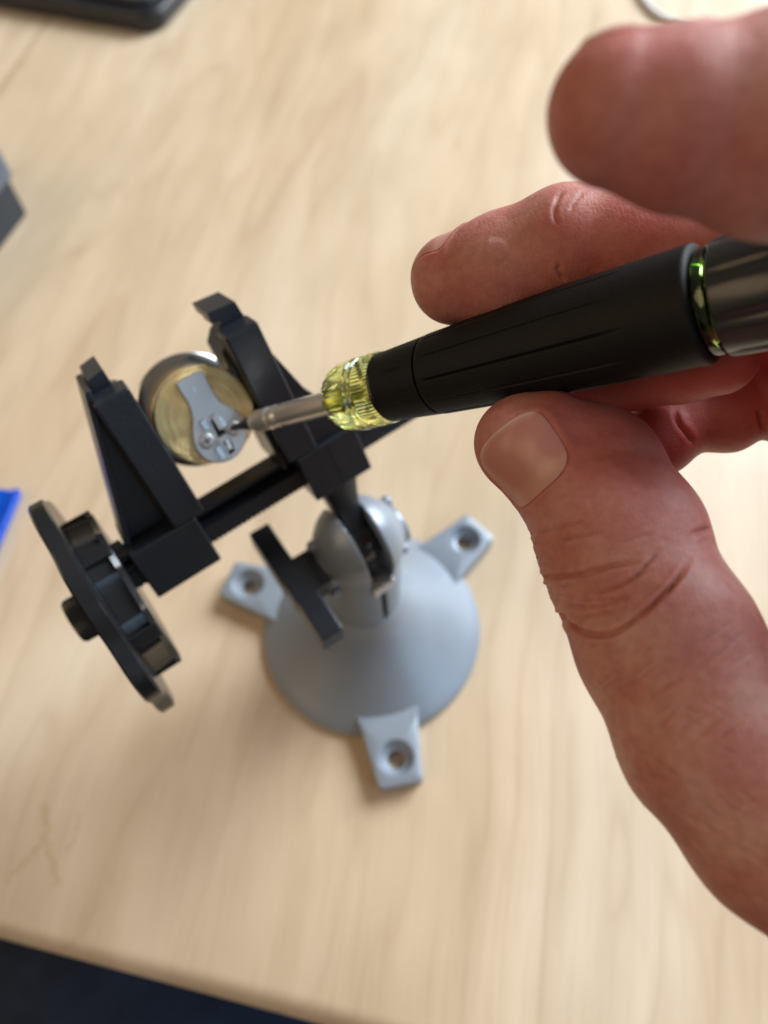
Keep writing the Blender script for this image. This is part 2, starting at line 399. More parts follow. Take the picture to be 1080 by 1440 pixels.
# level axes: a along the bar, hh across it
a_h = hb - UP * (hb @ UP); a_h /= np.linalg.norm(a_h); hh = np.cross(UP, a_h); hh /= np.linalg.norm(hh)
BF = Frame(bc_l, a_h, hh, UP)
prof = [(0.3, 37.5), (0.2, 39.6), (.6, 40.), (2.2, 40.), (3.3, 39.2), (5.3, 36.6), (8.2, 33.2), (12.6, 28.2), (17.6, 23.2), (22.2, 18.9), (26.4, 15.9), (29.8, 14.1),
        (31.4, 13.5), (32.4, 13.3), (32.9, 12.9), (34.2, 12.8), (34.8, 12.2)]
prof = [(w, r) for (w, r) in prof]
base = link('base', *lathe(BF, prof, 128), 'paint', vise, smooth=True, sharp=50)
hole_az = []
for (px, py) in ((350, 830), (654, 768), (557, 1068)):
    q = G(px, py) - base_c; hole_az.append((wd(a_h) @ q, wd(hh) @ q))
ear0 = None
for (x, y) in hole_az:
    r0 = np.array([x, y]); rd = r0 / np.linalg.norm(r0); td = np.array([-rd[1], rd[0]])
    EF = Frame(bc_l + a_h * 0, a_h * rd[0] + hh * rd[1], a_h * td[0] + hh * td[1], UP)
    poly = [(57.2, -7.4), (57.9, -6.0), (57.9, 6.0), (57.2, 7.4), (38, 9.8), (29.5, 11.6), (29.5, -11.6), (38, -9.8)]
    c = np.array([49., 0.]); nA = 72; out = []
    for k in range(nA):
        a = 2 * PI * k / nA; d = np.array([math.cos(a), math.sin(a)]); best = 1e9
        for i in range(len(poly)):
            p0 = np.array(poly[i]); p1 = np.array(poly[(i + 1) % len(poly)]); e = p1 - p0
            den = d[0] * e[1] - d[1] * e[0]
            if abs(den) < 1e-9: continue
            w = p0 - c; t = (w[0] * e[1] - w[1] * e[0]) / den; u = (w[0] * d[1] - w[1] * d[0]) / den
            if t > 0 and -1e-6 <= u <= 1 + 1e-6: best = min(best, t)
        out.append((d, best))
    rings = [lambda d, b: (c + d * b, .25), lambda d, b: (c + d * b, 6.0), lambda d, b: (c + d * (b - .3), 6.65), lambda d, b: (c + d * (b - 1.), 6.9),
             lambda d, b: (c + d * 6.2, 7.), lambda d, b: (c + d * 5.7, 6.6), lambda d, b: (c + d * 4.9, 5.0), lambda d, b: (c + d * 4.3, 4.2), lambda d, b: (c + d * 3.15, 3.9), lambda d, b: (c + d * 3.0, 3.5), lambda d, b: (c + d * 3.0, .25)]
    V = []
    for rg in rings:
        for d, b in out:
            q, z = rg(d, b); V.append((q[0], q[1], z))
    m = len(rings); Fc = [(i * nA + k, i * nA + (k + 1) % nA, ((i + 1) % m) * nA + (k + 1) % nA, ((i + 1) % m) * nA + k) for i in range(m) for k in range(nA)]
    link('mounting_ear', EF(np.array(V)), Fc, 'paint', vise, base, smooth=True, sharp=35)

# split ball clamp, as one casting
BH = 71.
CF = Frame(bc_l + UP * BH, a_h, hh, UP)
h = .42; lo = np.array([-17., -17., -41.]); shp = (82, 82, 142)
g = np.stack(np.meshgrid(*[lo[i] + h * np.arange(shp[i]) for i in range(3)], indexing='ij'), -1)
x, y, z = g[..., 0], g[..., 1], g[..., 2]
sph = np.sqrt(x * x + y * y + (z * .93) ** 2) - 13.3
cyl = np.maximum(np.sqrt(x * x + y * y) - 12.2, np.maximum(z - 0, -z - 38.2))
d = smin(sph, cyl, 2.5)
boss = np.maximum(np.sqrt(y * y + (z + 4) ** 2) - 6.2, np.abs(x) - 14.6); d = smin(d, boss, 1.2)
slot = np.maximum(np.abs(x) - 3.9, -(z + 15 - .35 * np.clip(-y, -14, 14))); d = np.maximum(d, -slot)
slot2 = np.maximum(np.abs(x) - .9, -(z + 37)); d = np.maximum(d, -slot2)
inner = np.sqrt(x * x + y * y + z * z) - 8.0; d = np.maximum(d, -inner)
for (yy, zz) in ((3.5, 5.), (-4.5, -12.)):
    d = np.minimum(d, np.sqrt((np.abs(x) - 12.6) ** 2 + (y - yy) ** 2 + (z - zz) ** 2) - 1.9)
v, q = surface_nets(d.astype(np.float32), lo, h)
link('ball_clamp', CF(v), q, 'paint', vise, smooth=True, sharp=60)
# ball and its stem up to the fixed block
sp = [(-7.6 * math.cos(a), max(.05, 7.6 * math.sin(a))) for a in np.linspace(0.02, PI - .02, 20)]
link('ball', *lathe(Frame(CF.O, a_h, hh, UP), sp, 40), 'black_gloss', vise, smooth=True)
bl = np.array([(CF.O - HF.O) @ k / KS for k in (hb, hj, ht)])
V = []
for (s, wu, ww) in ((0, 3.7, 5.4), (.42, 3.8, 6.0), (.62, 4.6, 6.6), (.78, 5.6, 7.2), (1., 7.2, 8.6)):
    cu = bl[0] * (1 - s) + 51.5 * s; cj = bl[1] * (1 - s) + (-7.5) * s; ct = bl[2] * (1 - s) + (-10.) * s
    for k in range(16):
        a = 2 * PI * k / 16; ca, sa = math.cos(a), math.sin(a)
        V.append((cu + wu * math.copysign(abs(ca) ** .5, ca), cj, ct + ww * math.copysign(abs(sa) ** .5, sa)))
Fc = [(i * 16 + k, i * 16 + (k + 1) % 16, (i + 1) * 16 + (k + 1) % 16, (i + 1) * 16 + k) for i in range(4) for k in range(16)] + [tuple(range(16)), tuple(range(64, 80))]
link('stem', HF(np.array(V)), Fc, 'black', vise, smooth=True, sharp=60)
link('pinch_nut', *box(CF, (-3.7, 3.7), (-13.2, -9.0), (-13., -8.2)), 'nickel', vise, bevel=.4)

# clamp lever: square stem and two-winged handle
best = None
for phi in np.linspace(0, PI, 181):
    for off in np.linspace(16, 30, 29):
        mdir = math.cos(phi) * UP + math.sin(phi) * hh; c0 = CF.lens((-off, 0, -4.)); e = 0
        for (sg, px, py) in ((1, 374, 757), (-1, 462, 910)):
            q = c0 + mdir * sg * 19; e += (q[0] / q[2] * F + 540 - px) ** 2 + (q[1] / q[2] * F + 720 - py) ** 2
            if sg == 1: e1_ = e
        if best is None or e < best[0]: best = (e, mdir, off, c0)
_, md, off, c0 = best
print('lever', best[0] ** .5, off)
nn_ = np.cross(a_h, md); nn_ = nn_ if nn_[2] < 0 else -nn_
LF = Frame(c0, md, nn_, -a_h)
lever = link('clamp_lever', *join([box(LF, (.3, 19.5), (-5.2, 5.0), (-3.6, 3.0)), box(LF, (-19.5, .3), (-5.0, 5.6), (-4.6, 2.2)), box(LF, (-6., 6.), (-5.3, 5.8), (-9.5, 2.6))]), 'black', vise, bevel=.6)
link('lever_stem', *lathe(LF, [(-off + 11, 4.6), (-11.5, 4.6), (-11., 5.), (-8.5, 5.), (-7.6, 3.8), (-4, 3.8)], 32), 'black', vise, lever, smooth=True)
link('stem_washer', *lathe(LF, [(-off + 13.0, 6.5), (-off + 15.2, 6.5), (-off + 15.4, 6.2)], 32), 'black', vise, lever, smooth=True)

# slide bar: channel with a toothed lower rail
teeth = []
poly = [(-13., .4), (83., .4)]
x = 83.
while x > -13:
    poly += [(x, -4.6), (x - .55, -5.1), (x - 1.1, -5.1)]; x -= 1.6
bar = link('slide_bar', *join([prism(HF, poly, -14.2, -5.2), box(HF, (-13, 83), (3.6, 5.0), (-14.2, -7.0)), box(HF, (-13, 83), (.45, 3.55), (-14.0, -12.2))]), 'black', vise)
# blocks
blk1 = link('sliding_block', *box(HF, (-10., 10.2), (-8.2, 7.9), (-22, 0)), 'black', vise, bevel=.5)
blk2 = link('fixed_block', *join([box(HF, (42.2, 61.6), (-8.7, 6.6), (-22, 0))]), 'black', vise, bevel=.5)
link('block_seam', *box(HF, (51.9, 52.1), (-8.5, 6.4), (-.2, .12)), 'dark', vise, blk2)
link('guide_tab', *box(HF, (-14.3, -10.2), (7.4, 9.6), (-9, -5)), 'black', vise, blk1, bevel=.4)
# jaws: front column, gripping plate with a notched tip, triangular web and outer rib
def jaw(sg, b_in, b_out, j0, j1, foot):
    U = lambda q: b_in - sg * q              # q measured outward from the gripping face
    name = 'moving_jaw' if sg > 0 else 'fixed_jaw'
    jw = link(name, *box(HF, sorted((U(0), U(9.4))), (j0, j1), (-9, 0)), 'black', vise, bevel=.6)
    # plate behind the column: profile in (j, t), V notch cut in the tip
    link('jaw_plate', *prism(HF, [(U(0.2), j0), (U(-1.2 if sg < 0 else 0), j0 + 1), (U(-1.2 if sg < 0 else 0), 40.5), (U(.4), 42.4), (U(1.4), 43.6), (U(2.8), 44.2), (U(2.8), 45.4), (U(1.0 if sg < 0 else 2.8), 46.8), (U(2.2 if sg < 0 else 2.8), 47.9), (U(2.2 if sg < 0 else 2.8), 48.5),
                                  (U(.2 if sg < 0 else 2.8), 49.2), (U(.2 if sg < 0 else 2.8), 51.9), (U(8.2 if sg < 0 else 7.4), 51.2), (U(8.8), 46.), (U(8.8), j0)], -24, -9.1), 'black', vise, jw, bevel=.18)
    web = [(U(8.9), j1 - 4), (U(9.4), j1 - 9), (U(13.6), 23.5), (foot, j0 - .2), (U(8.9), j0 - .2)] if sg < 0 else [(U(9.), j1 - .5), (foot, j0), (U(9.), j0)]
    link('jaw_web', *prism(HF, web, -12 if sg > 0 else -14, -8 if sg > 0 else -2.2), 'black', vise, jw, bevel=.3)
    if sg > 0:
        link('jaw_rib', *prism(HF, [(foot - 1., j0 - .2), (U(9.6), 50.), (U(7.9), 50.), (foot + .6, j0 - .2)], -22, -5.), 'black', vise, jw, bevel=.3)
    else:
        link('jaw_pad', *box(HF, (U(-1.7), U(-.1)), (j0 - 3, 24.), (-23, -4)), 'black', vise, jw, bevel=.4)
    return jw
jaw(1, 13.3, 4, 8.0, 47.8, -8.6)
jaw(-1, 39.9, 49, 6.8, 47.0, 62.6)
# jack screw and star knob at the outer end
KB = hb + hj * .0; kt = math.radians(-3)
ku = hb * math.cos(kt) + hj * math.sin(kt) - ht * .05; ku /= np.linalg.norm(ku); kv = hj - ku * (hj @ ku); kv /= np.linalg.norm(kv); kw = np.cross(ku, kv)
KF = Frame(HF.lens((-10, -1, -9.5)), kv, kw, -ku, KS)
link('jack_screw', *lathe(KF, [(-3, 3.2), (4.5, 3.2), (4.5, 6.), (5.6, 6.)], 32), 'black', vise, smooth=True)
KF = Frame(HF.lens((-9.0, -6.5, -9.5)), kv, kw, -ku, KS)
def lob(w, t, r): return r - 3.4 * (.5 - .5 * math.cos(7 * t)) ** 1.5 if r > 30 else r
knob = link('star_knob', *lathe(KF, [(12.6, 29.), (12.7, 34.0), (13.2, 35.0), (16.8, 35.0), (17.4, 34.2), (17.4, 29.)], 168, lob), 'black_gloss', vise, smooth=True, sharp=35)
def scal(w, t, r): return r - 1.5 * max(0., math.cos(6 * t)) ** .6 if r > 20 else r
link('knob_hub', *lathe(KF, [(4.6, 21.), (4.7, 23.6), (6.2, 24.4), (6.4, 23.2), (12.5, 23.8), (12.5, 20.)], 180, scal), 'black_gloss', vise, knob, smooth=True, sharp=35)
for k in range(6):
    a = 2 * PI * (k + .5) / 6; ca, sa = math.cos(a), math.sin(a)
    RF = Frame(KF.O, KF.A[0] * ca + KF.A[1] * sa, -KF.A[0] * sa + KF.A[1] * ca, KF.A[2], KS)
    link('hub_fin', *box(RF, (20, 25.0), (-2.2, 2.2), (5., 12.7)), 'black_gloss', vise, knob, bevel=.3)
def kn(w, t, r): return r - .35 * (.5 + .5 * math.cos(40 * t)) if r > 5 else r
link('knob_cap', *lathe(Frame(KF.O, KF.A[0], KF.A[1], KF.A[2], KS), [(17.3, 6.8), (23.6, 6.6), (24.4, 5.9), (24.5, 4.)], 160, kn), 'black', vise, knob, smooth=True, sharp=50)

# ------------------------------------------------------------------ lock cylinder held in the jaws
ld = np.array([-.35, -.1786, .9195]); ld = ld - hb * (ld @ hb); ld /= np.linalg.norm(ld)
Lc = P(289, 584, 204.5 * KS)
lu = hb; lv = np.cross(ld, lu)
lv = lv if lv[1] < 0 else -lv                # up the picture
LK = Frame(Lc, lu, lv, -ld)                  # w toward the viewer
lock = thing('lock_cylinder', 'round brass lock cylinder with a silver cam, clamped between the black jaws', 'lock', cw(Lc))
RL = 11.95
link('cylinder_body', *lathe(LK, [(-22, RL - .2), (-20, RL - .2), (-7.4, RL - .2), (-7.2, RL - .7), (-6.6, RL - .7), (-6.4, RL), (-.9, RL), (-.35, RL - .2), (0, RL - .8)], 96), 'brass', lock, smooth=True, sharp=35)
link('cylinder_head', *lathe(LK, [(-25, 14.6), (-24.6, 15.2), (-22.6, 15.2), (-22., 14.4), (-21.9, 11.9)], 96), 'nickel', lock, smooth=True, sharp=35)
def lk(px, py, w): return LK.loc(px, py, w)
poly_px = [(247.6, 541), (249.5, 536.5), (255, 533), (276, 522.5), (281.9, 520.6), (285.5, 523), (291, 533), (298.5, 547.4), (304, 557), (309.6, 564), (319, 570.5), (328, 575), (336, 581), (341, 588), (346, 597), (347.6, 606.7),
           (347, 616), (344, 626), (339, 635), (332, 642.5), (325, 647), (317, 650), (308, 651.5), (300, 651), (291, 647.5), (283.7, 642), (278.5, 636), (274.5, 629), (271.8, 620), (270.7, 610), (270.8, 600), (270.7, 590), (268.5, 580), (265, 570), (260, 561), (253.5, 552)]
poly = [lk(x, y, 1.1) for (x, y) in poly_px]
camp = link('cam_plate', *prism(LK, poly, .05, 1.25), 'zinc', lock, bevel=.5, seg=3)
def bar_on(name, a, b, wid, w0, w1, mat, par):
    p0 = np.array(lk(*a, w1)); p1 = np.array(lk(*b, w1)); t = (p1 - p0) / np.linalg.norm(p1 - p0); s = np.array([-t[1], t[0]]) * wid / 2
    return link(name, *prism(LK, [tuple(p0 - s), tuple(p1 - s), tuple(p1 + s), tuple(p0 + s)], w0, w1), mat, lock, par, bevel=.12)
bar_on('cam_slot', (270.5, 545), (275.5, 551), .9, 1.1, 1.32, 'nickel', camp)
bar_on('raised_edge', (284, 591), (292, 604), 1.3, 1.1, 1.9, 'nickel', camp)
bar_on('raised_edge', (305.5, 628), (315.5, 645), 1.4, 1.1, 1.9, 'nickel', camp)
link('recess', *prism(LK, [lk(x, y, 1.28) for (x, y) in ((296, 592), (303, 587), (311, 596), (320, 611), (326, 622), (331, 634), (323, 640), (320, 628), (308, 618), (303, 606))], 1.1, 1.29), 'dark', lock, camp)
bar_on('bracket', (300.5, 583.5), (313, 603), 1.5, 1.1, 2.3, 'zinc', camp)
bar_on('bracket', (307.5, 585), (317, 600), 1.1, 1.1, 1.9, 'nickel', camp)
bar_on('tongue', (307, 621.5), (321, 612.5), 1.5, 1.1, 2.0, 'zinc', camp)
bar_on('tongue', (319, 618), (325, 632), 1.0, 1.1, 2.0, 'steel', camp)
for (px, py) in ((291, 620), (329, 602)):
    cu, cv = lk(px, py, 1.5)
    SF = Frame(LK.lens((cu, cv, 1.2)), lu, lv, -ld)
    sc_ = link('cam_screw', *lathe(SF, [(-.4, 1.95), (.2, 1.95), (.55, 1.6), (.62, 1.2)], 32), 'zinc', lock, camp, smooth=True, sharp=50)
    for (du, dv) in ((1, .18), (.18, 1)):
        link('cross_slot', *box(SF, (-du, du), (-dv, dv), (.3, .66)), 'dark', lock, sc_)

# ------------------------------------------------------------------ screwdriver
A0 = P(1005, 423, 113.5)
tipuv = lk(325, 602.5, 1.6); B0 = LK.lens((tipuv[0], tipuv[1], 1.75))
B0 = P(325, 602.5, (LK.lens((0, 0, 1.75)) @ ld) / (ray(325, 602.5) @ ld))
ua = (B0 - A0); LEN = np.linalg.norm(ua); ua /= LEN
s1 = np.cross(ua, [0, 1, 0.]); s1 /= np.linalg.norm(s1); s2 = np.cross(ua, s1)
DF = Frame(A0, s1, s2, ua)
def s_at(px):                                 # distance along the tool where its axis crosses photo column px
    k = (px - 540) / F; return -(A0[0] - k * A0[2]) / (ua[0] - k * ua[2])
def rad_at(px, dia): s = s_at(px); return dia * (A0 + ua * s)[2] / F / 2
driver = thing('screwdriver', 'black-handled screwdriver with a yellow-green collar, its tip on the lock', 'screwdriver', cw(A0 + ua * s_at(620)))
S = s_at
print('driver len', LEN, 'S', {k: round(S(k), 1) for k in (352, 380, 463, 530, 548, 623, 985, 1010)}, 'rad', rad_at(510, 97), rad_at(560, 95), rad_at(640, 113), rad_at(985, 170), rad_at(430, 33))
r_sh = rad_at(430, 33.5)
link('bit', *lathe(DF, [(S(360), 1.7), (S(350), 1.65), (S(341), 1.05), (LEN - .6, .62), (LEN, .2)], 6), 'bit', driver, bevel=.12)
# shaft: plain rod, then the grooved bit socket
def hexs(w, t, r): return r
sh = [(S(560), r_sh), (S(470), r_sh), (S(402), r_sh), (S(398), r_sh * .93), (S(395), r_sh * .93), (S(392), r_sh * 1.02), (S(388), r_sh * 1.02), (S(386), r_sh * .88), (S(383), r_sh * .88), (S(381), r_sh * 1.0),
      (S(364), r_sh * .98), (S(361), r_sh * .90), (S(357), r_sh * .78), (S(356), r_sh * .5)]
link('shaft', *lathe(DF, sh, 48), 'steel', driver, smooth=True, sharp=28)
# clear yellow-green collar: fluted nose, double ring, fine knurl
rc = rad_at(500, 99)
def flute(w, t, r):
    if w > S(511) + .2 and r > r_sh + .6:
        c = math.cos(10 * t); return r - .75 * max(0, c) ** .5 * min(1., (w - S(511)) / 2.)
    if S(547) - .1 < w < S(524): return r - .16 * (.5 + .5 * math.cos(60 * t))
    return r
cp = [(S(552), r_sh + .1), (S(552), rc * .94), (S(546), rc * .99), (S(541), rc * 1.0), (S(536), rc * 1.0), (S(531), rc * 1.0), (S(526), rc * .995), (S(524), rc * .93), (S(522.5), rc * .93), (S(521), rc * 1.0), (S(519), rc * 1.0), (S(517.5), rc * .94), (S(515.5), rc * .94),
      (S(513.5), rc * 1.01), (S(510), rc * 1.015), (S(505), rc * 1.01), (S(500), rc * 1.0), (S(494), rc * .98), (S(488), rc * .94), (S(482), rc * .87), (S(478), rc * .78), (S(475.5), rc * .66), (S(475), rc * .5), (S(475), r_sh + .1)]
link('collar', *lathe(DF, cp, 240, flute, closed=True), 'amber', driver, smooth=True, sharp=32)
# rubber grip: neck, then the ribbed barrel
rn0 = rad_at(545, 97); rn1 = rad_at(612, 112); rb0 = rad_at(625, 114.5); rb1 = rad_at(985, 171)
def gro(t, k, ph, wid):                       # 1 in the middle of each of k grooves
    x = ((t * k / (2 * PI) + ph) % 1.) - .5; return math.exp(-(x / wid) ** 2)
def neckmod(w, t, r):
    if S(598) < w < S(568): return r - .30 * gro(t, 7, .35, .035)
    return r
nk = [(S(551), rn0 * .62), (S(549.5), rn0 * .94), (S(547), rn0)] + [(S(x), rn0 + (rn1 - rn0) * (x - 547) / (613 - 547)) for x in range(551, 613, 4)] + [(S(613), rn1)]
neck = link('grip_neck', *lathe(DF, nk, 360, neckmod, cap1=False), 'rubber', driver, smooth=True, sharp=60)
xs = [613.2, 614.5, 616, 619, 622, 626] + list(range(632, 900, 10)) + list(range(904, 985, 7)) + [985]
def barmod(w, t, r):
    lo_, hi_ = S(905), S(622)
    if lo_ < w < hi_:
        f = min(1, (hi_ - w) / 1., (w - lo_) / 5.); return r - f * (.42 * gro(t, 11, .1, .035))
    return r
def rb(x):
    k = (x - 613) / (985 - 613); return rb0 + (rb1 - rb0) * k + .35 * math.sin(PI * min(1, k * 1.05))
bp = [(S(613.3), rn1 - .5)] + [(S(x), rb(x) - (.9 if x < 614 else .25 if x < 615.5 else .06 if x < 617 else 0)) for x in xs] + [(S(990), rb1 - .1), (S(993), rb1 - .7), (S(994), rb1 - 2.2)]
grip = link('grip', *lathe(DF, bp, 480, barmod), 'rubber', driver, smooth=True, sharp=60)
link('green_ring', *lathe(DF, [(S(994.2), rb1 - 2.6), (S(996), rb1 - 1.5), (S(998), rb1 - 1.0), (S(1004), rb1 - .85), (S(1012), rb1 - .95), (S(1015), rb1 - 1.4), (S(1015.8), rb1 - 2.), (S(1015.8), rb1 - 3.2), (S(994.4), rb1 - 3.2)], 96, closed=True), 'green_ring', driver, smooth=True, sharp=30)
link('core', *lathe(DF, [(S(993.5), rb1 - 3.4), (S(1017), rb1 - 3.4)], 64), 'dark', driver, smooth=True)
def capm(w, t, r): return r - .55 * gro(t, 8, .3, .12) if w < S(1022) and r > 5 else r
link('swivel_cap', *lathe(DF, [(S(1016.2), rb1 - 3), (S(1017), rb1 - .9), (S(1020), rb1 - .5), (S(1040), rb1 - .3), (S(1090), rb1 - .1), (S(1190), rb1 - .3), (S(1215), rb1 - 1.2), (S(1228), rb1 - 3.4)], 128, capm), 'smoke', driver, smooth=True, sharp=35)

# ------------------------------------------------------------------ hand
def contact(px, py, rpx, side, rh):
    """depth at which a round finger of rpx photo pixels rests against the handle"""
    ds = np.linspace(95, 175, 801); best = []
    for dd in ds:
        q = P(px, py, dd); v = q - A0; s = v @ ua; dist = np.linalg.norm(v - ua * s); best.append(dist - (rh(s) + rpx * dd / F))
    best = np.array(best); im = best.argmin()
    idx = [i for i in range(800) if (best[i] < 0) != (best[i + 1] < 0)]
    if not idx: print('contact: nearest', px, py, best[im], ds[im]); return ds[im]
    return ds[idx[-1] if side > 0 else idx[0]]
def rh(s): k = np.clip((S(613) - s) / (S(613) - S(985)), 0, 1); return rb0 + (rb1 - rb0) * k
m_tip = contact(640, 395, 62, 1, rh); m_dip = contact(795, 340, 76, 1, rh); m_pip = contact(1030, 345, 82, 1, rh)
t_tip = contact(738, 628, 71, -1, rh); t_n2 = contact(818, 662, 98, -1, rh)
print('finger depths', m_tip, m_dip, m_pip, 'thumb', t_tip, t_n2)
def nd_(px, py, d, rpx): return (P(px, py, d), rpx * d / F)
fingers = {
 'thumb': [nd_(731, 622, t_tip - .2, 64), nd_(765, 632, t_tip - 1.5, 77), nd_(826, 672, t_n2 - 1, 101), nd_(874, 762, 122, 112), nd_(890, 812, 119, 107), nd_(935, 900, 114, 121), nd_(1006, 1040, 108, 129), nd_(1118, 1140, 105, 158), nd_(1232, 1235, 102, 150), nd_(1385, 1400, 100, 172)],
 'index': [nd_(872, 158, 80, 102), nd_(965, 173, 79.5, 118), nd_(1095, 179, 79, 148), nd_(1300, 215, 79, 150), nd_(1480, 260, 80, 158), nd_(1560, 640, 95, 140)],
 'middle': [nd_(640, 394, m_tip, 62), nd_(705, 380, m_tip * .62 + m_dip * .38, 76), nd_(795, 342, m_dip, 76), nd_(880, 338, m_dip * .6 + m_pip * .4, 74), nd_(1030, 350, m_pip, 84), (np.array([92, -20, 117.]), 9.6)],
 'ring': [nd_(1010, 500, 131, 56), nd_(960, 508, 136, 56), nd_(828, 536, 149, 54), (np.array([62, -46, 152.]), 8.8), (np.array([94, -14, 134.]), 9.6)],
 'little': [nd_(885, 645, 149, 47), nd_(925, 618, 150, 49), nd_(972, 588, 151, 46), nd_(1020, 576, 151, 58), nd_(1068, 558, 150, 50), nd_(1100, 555, 149, 56), (np.array([99, 0, 142.]), 8.6)],
}
caps = [('p', *nd_(1560, 640, 95, 140), np.array([72, 62, 101.]), 15.), ('p', np.array([92, -20, 117.]), 9.6, np.array([78, 64, 108.]), 14.), ('p', np.array([94, -14, 134.]), 9.6, np.array([82, 66, 116.]), 14.),
        ('p', np.array([99, 0, 142.]), 8.6, np.array([86, 66, 122.]), 12.5), ('p', np.array([74, 64, 104.]), 15., np.array([112, 150, 110.]), 21.), ('p', np.array([85, 66, 118.]), 14., np.array([122, 150, 124.]), 21.),
        ('p', *nd_(1140, 1130, 111, 70), *nd_(1560, 740, 102, 90)), ('p', *nd_(1152, 940, 124, 82), np.array([97, 10, 128.]), 9.)]
def sdcone(p, a, ra, b, rb_):
    ba = b - a; l2 = ba @ ba; t = np.clip(((p - a) @ ba) / l2, 0, 1)
    q = p - a - t[..., None] * ba
    return np.sqrt((q * q).sum(-1)) - (ra + (rb_ - ra) * t * t * (3 - 2 * t) * .35 - (ra - rb_) * t * .65)
segs = {k: [(v[i][0], v[i][1], v[i + 1][0], v[i + 1][1]) for i in range(len(v) - 1)] for k, v in fingers.items()}
segs['palm'] = [c[1:] for c in caps]
KIN = {'thumb': 3.2, 'index': 1.5, 'middle': 2., 'ring': 2., 'little': 2.2, 'palm': 8.}
def hand_sdf(p, lo=None, hi=None):
    """p (...,3) lens mm"""
    out = None; D = {}
    for name, sg in segs.items():
        d = None
        for (a, ra, b, rb_) in sg:
            e = sdcone(p, a, ra, b, rb_); d = e if d is None else smin(d, e, KIN[name])
        D[name] = d
    out = D['palm']
    for name in ('index', 'middle', 'ring', 'little', 'thumb'):
        kk = np.clip((p[..., 0] - 62) / 25, 0, 1) * 6 + .5 if name != 'thumb' else np.clip((p[..., 1] - 8) / 25, 0, 1) * 7 + .4
        out = smin(out, D[name], kk)
    # the handle presses the flesh flat
    v = p - A0; s = v @ ua; q = v - s[..., None] * ua; dh = np.sqrt((q * q).sum(-1)) - (rh(s) + .05)
    dh = np.where((s > S(1230)) & (s < S(560)), dh, 5.)
    return np.maximum(out, -dh)
hs = .7; lo = np.array([-1., -66., 60.]); hi = np.array([118., 132., 166.])
shp = np.ceil((hi - lo) / hs).astype(int)
f = np.empty(shp, np.float32)
ys = lo[1] + hs * np.arange(shp[1]); zs = lo[2] + hs * np.arange(shp[2])
# coarse pass finds the blocks that matter
hc = 8 * hs
cs = np.ceil((hi - lo) / hc).astype(int) + 1
gc = np.stack(np.meshgrid(*[lo[i] + hc * (np.arange(cs[i]) + .5) for i in range(3)], indexing='ij'), -1).astype(np.float32)
dc = hand_sdf(gc); f[:] = 5.
K = 8
for i in range(cs[0]):
    for j in range(cs[1]):
        for k in range(cs[2]):
            if dc[i, j, k] > 9: continue
            sl = tuple(slice(n * K, min((n + 1) * K, shp[m])) for m, n in enumerate((i, j, k)))
            if any(s_.start >= s_.stop for s_ in sl): continue
            if dc[i, j, k] < -9: f[sl] = -5.; continue
            g = np.stack(np.meshgrid(*[lo[m] + hs * np.arange(sl[m].start, sl[m].stop) for m in range(3)], indexing='ij'), -1)
            f[sl] = hand_sdf(g)
for ax in range(3):                           # close the surface at the grid border
    ix = [slice(None)] * 3
    for e in (0, -1):
        ix[ax] = e; f[tuple(ix)] = np.maximum(f[tuple(ix)], .4)
HV, HQ = surface_nets(f, lo, hs)
def grad(p, e=.15):
    g = np.stack([hand_sdf(p + np.eye(3)[i] * e) - hand_sdf(p - np.eye(3)[i] * e) for i in range(3)], 1)
    return g / np.maximum(np.linalg.norm(g, axis=1), 1e-6)[:, None]
def subdivide(V, Q):
    E = np.sort(np.concatenate([Q[:, [0, 1]], Q[:, [1, 2]], Q[:, [2, 3]], Q[:, [3, 0]]]), 1)
    U, inv = np.unique(E[:, 0] * len(V) + E[:, 1], return_inverse=True); nq = len(Q)
    mid = (V[U // len(V)] + V[U % len(V)]) / 2; fc = V[Q].mean(1)
    o1 = len(V); o2 = o1 + len(mid); e = [inv[i * nq:(i + 1) * nq] + o1 for i in range(4)]; c = np.arange(nq) + o2
    NQ = np.concatenate([np.stack([Q[:, i], e[i], c, e[(i + 3) % 4]], 1) for i in range(4)])
    return np.concatenate([V, mid, fc]), NQ
inside = (HV[:, 1] < 149) & (HV[:, 0] < 127)
HV, HQ = subdivide(HV, HQ)
nrm = grad(HV)
for it in range(2):
    d = hand_sdf(HV); d = np.where((HV[:, 1] < 130) & (HV[:, 0] < 116.5), np.clip(d, -.5, .5), 0); HV = HV - nrm * d[:, None]
nrm = grad(HV)

# nails: frame of each, then a rim raised round it and a bed pressed in
def march(p0, dirn, far=16.):
    p = p0 - dirn * 0
    t = np.zeros(len(p0))
    for _ in range(60):
        d = hand_sdf(p0 + dirn * t[:, None]); t = np.minimum(t + np.clip(d, -2, 2) * .8, far)
    return p0 + dirn * t[:, None]
class Nail: pass
nails = []
def nail(center_px, depth, distal_px, ddepth, normal, length, width, name):
    n = Nail(); c = P(*center_px, depth); n.a = P(*distal_px, ddepth) - c; n.a /= np.linalg.norm(n.a)
    n.n = np.asarray(normal, float); n.n -= n.a * (n.n @ n.a); n.n /= np.linalg.norm(n.n); n.s = np.cross(n.a, n.n)
    n.c = march((c + n.n * 14)[None], -n.n[None])[0]; n.L = length; n.W = width; n.name = name; nails.append(n); return n
nail((747, 646), t_tip - 6, (712, 596), t_tip - 4, (-.60, .20, -.77), 12.4, 14.0, 'thumbnail')
nail((622, 362), m_tip, (585, 380), m_tip + 6, (-.33, -.76, -.42), 11., 10.4, 'fingernail')
nail((893, 62), 80, (810, 70), 80.3, (-.06, -.88, -.46), 11.5, 11.5, 'fingernail')
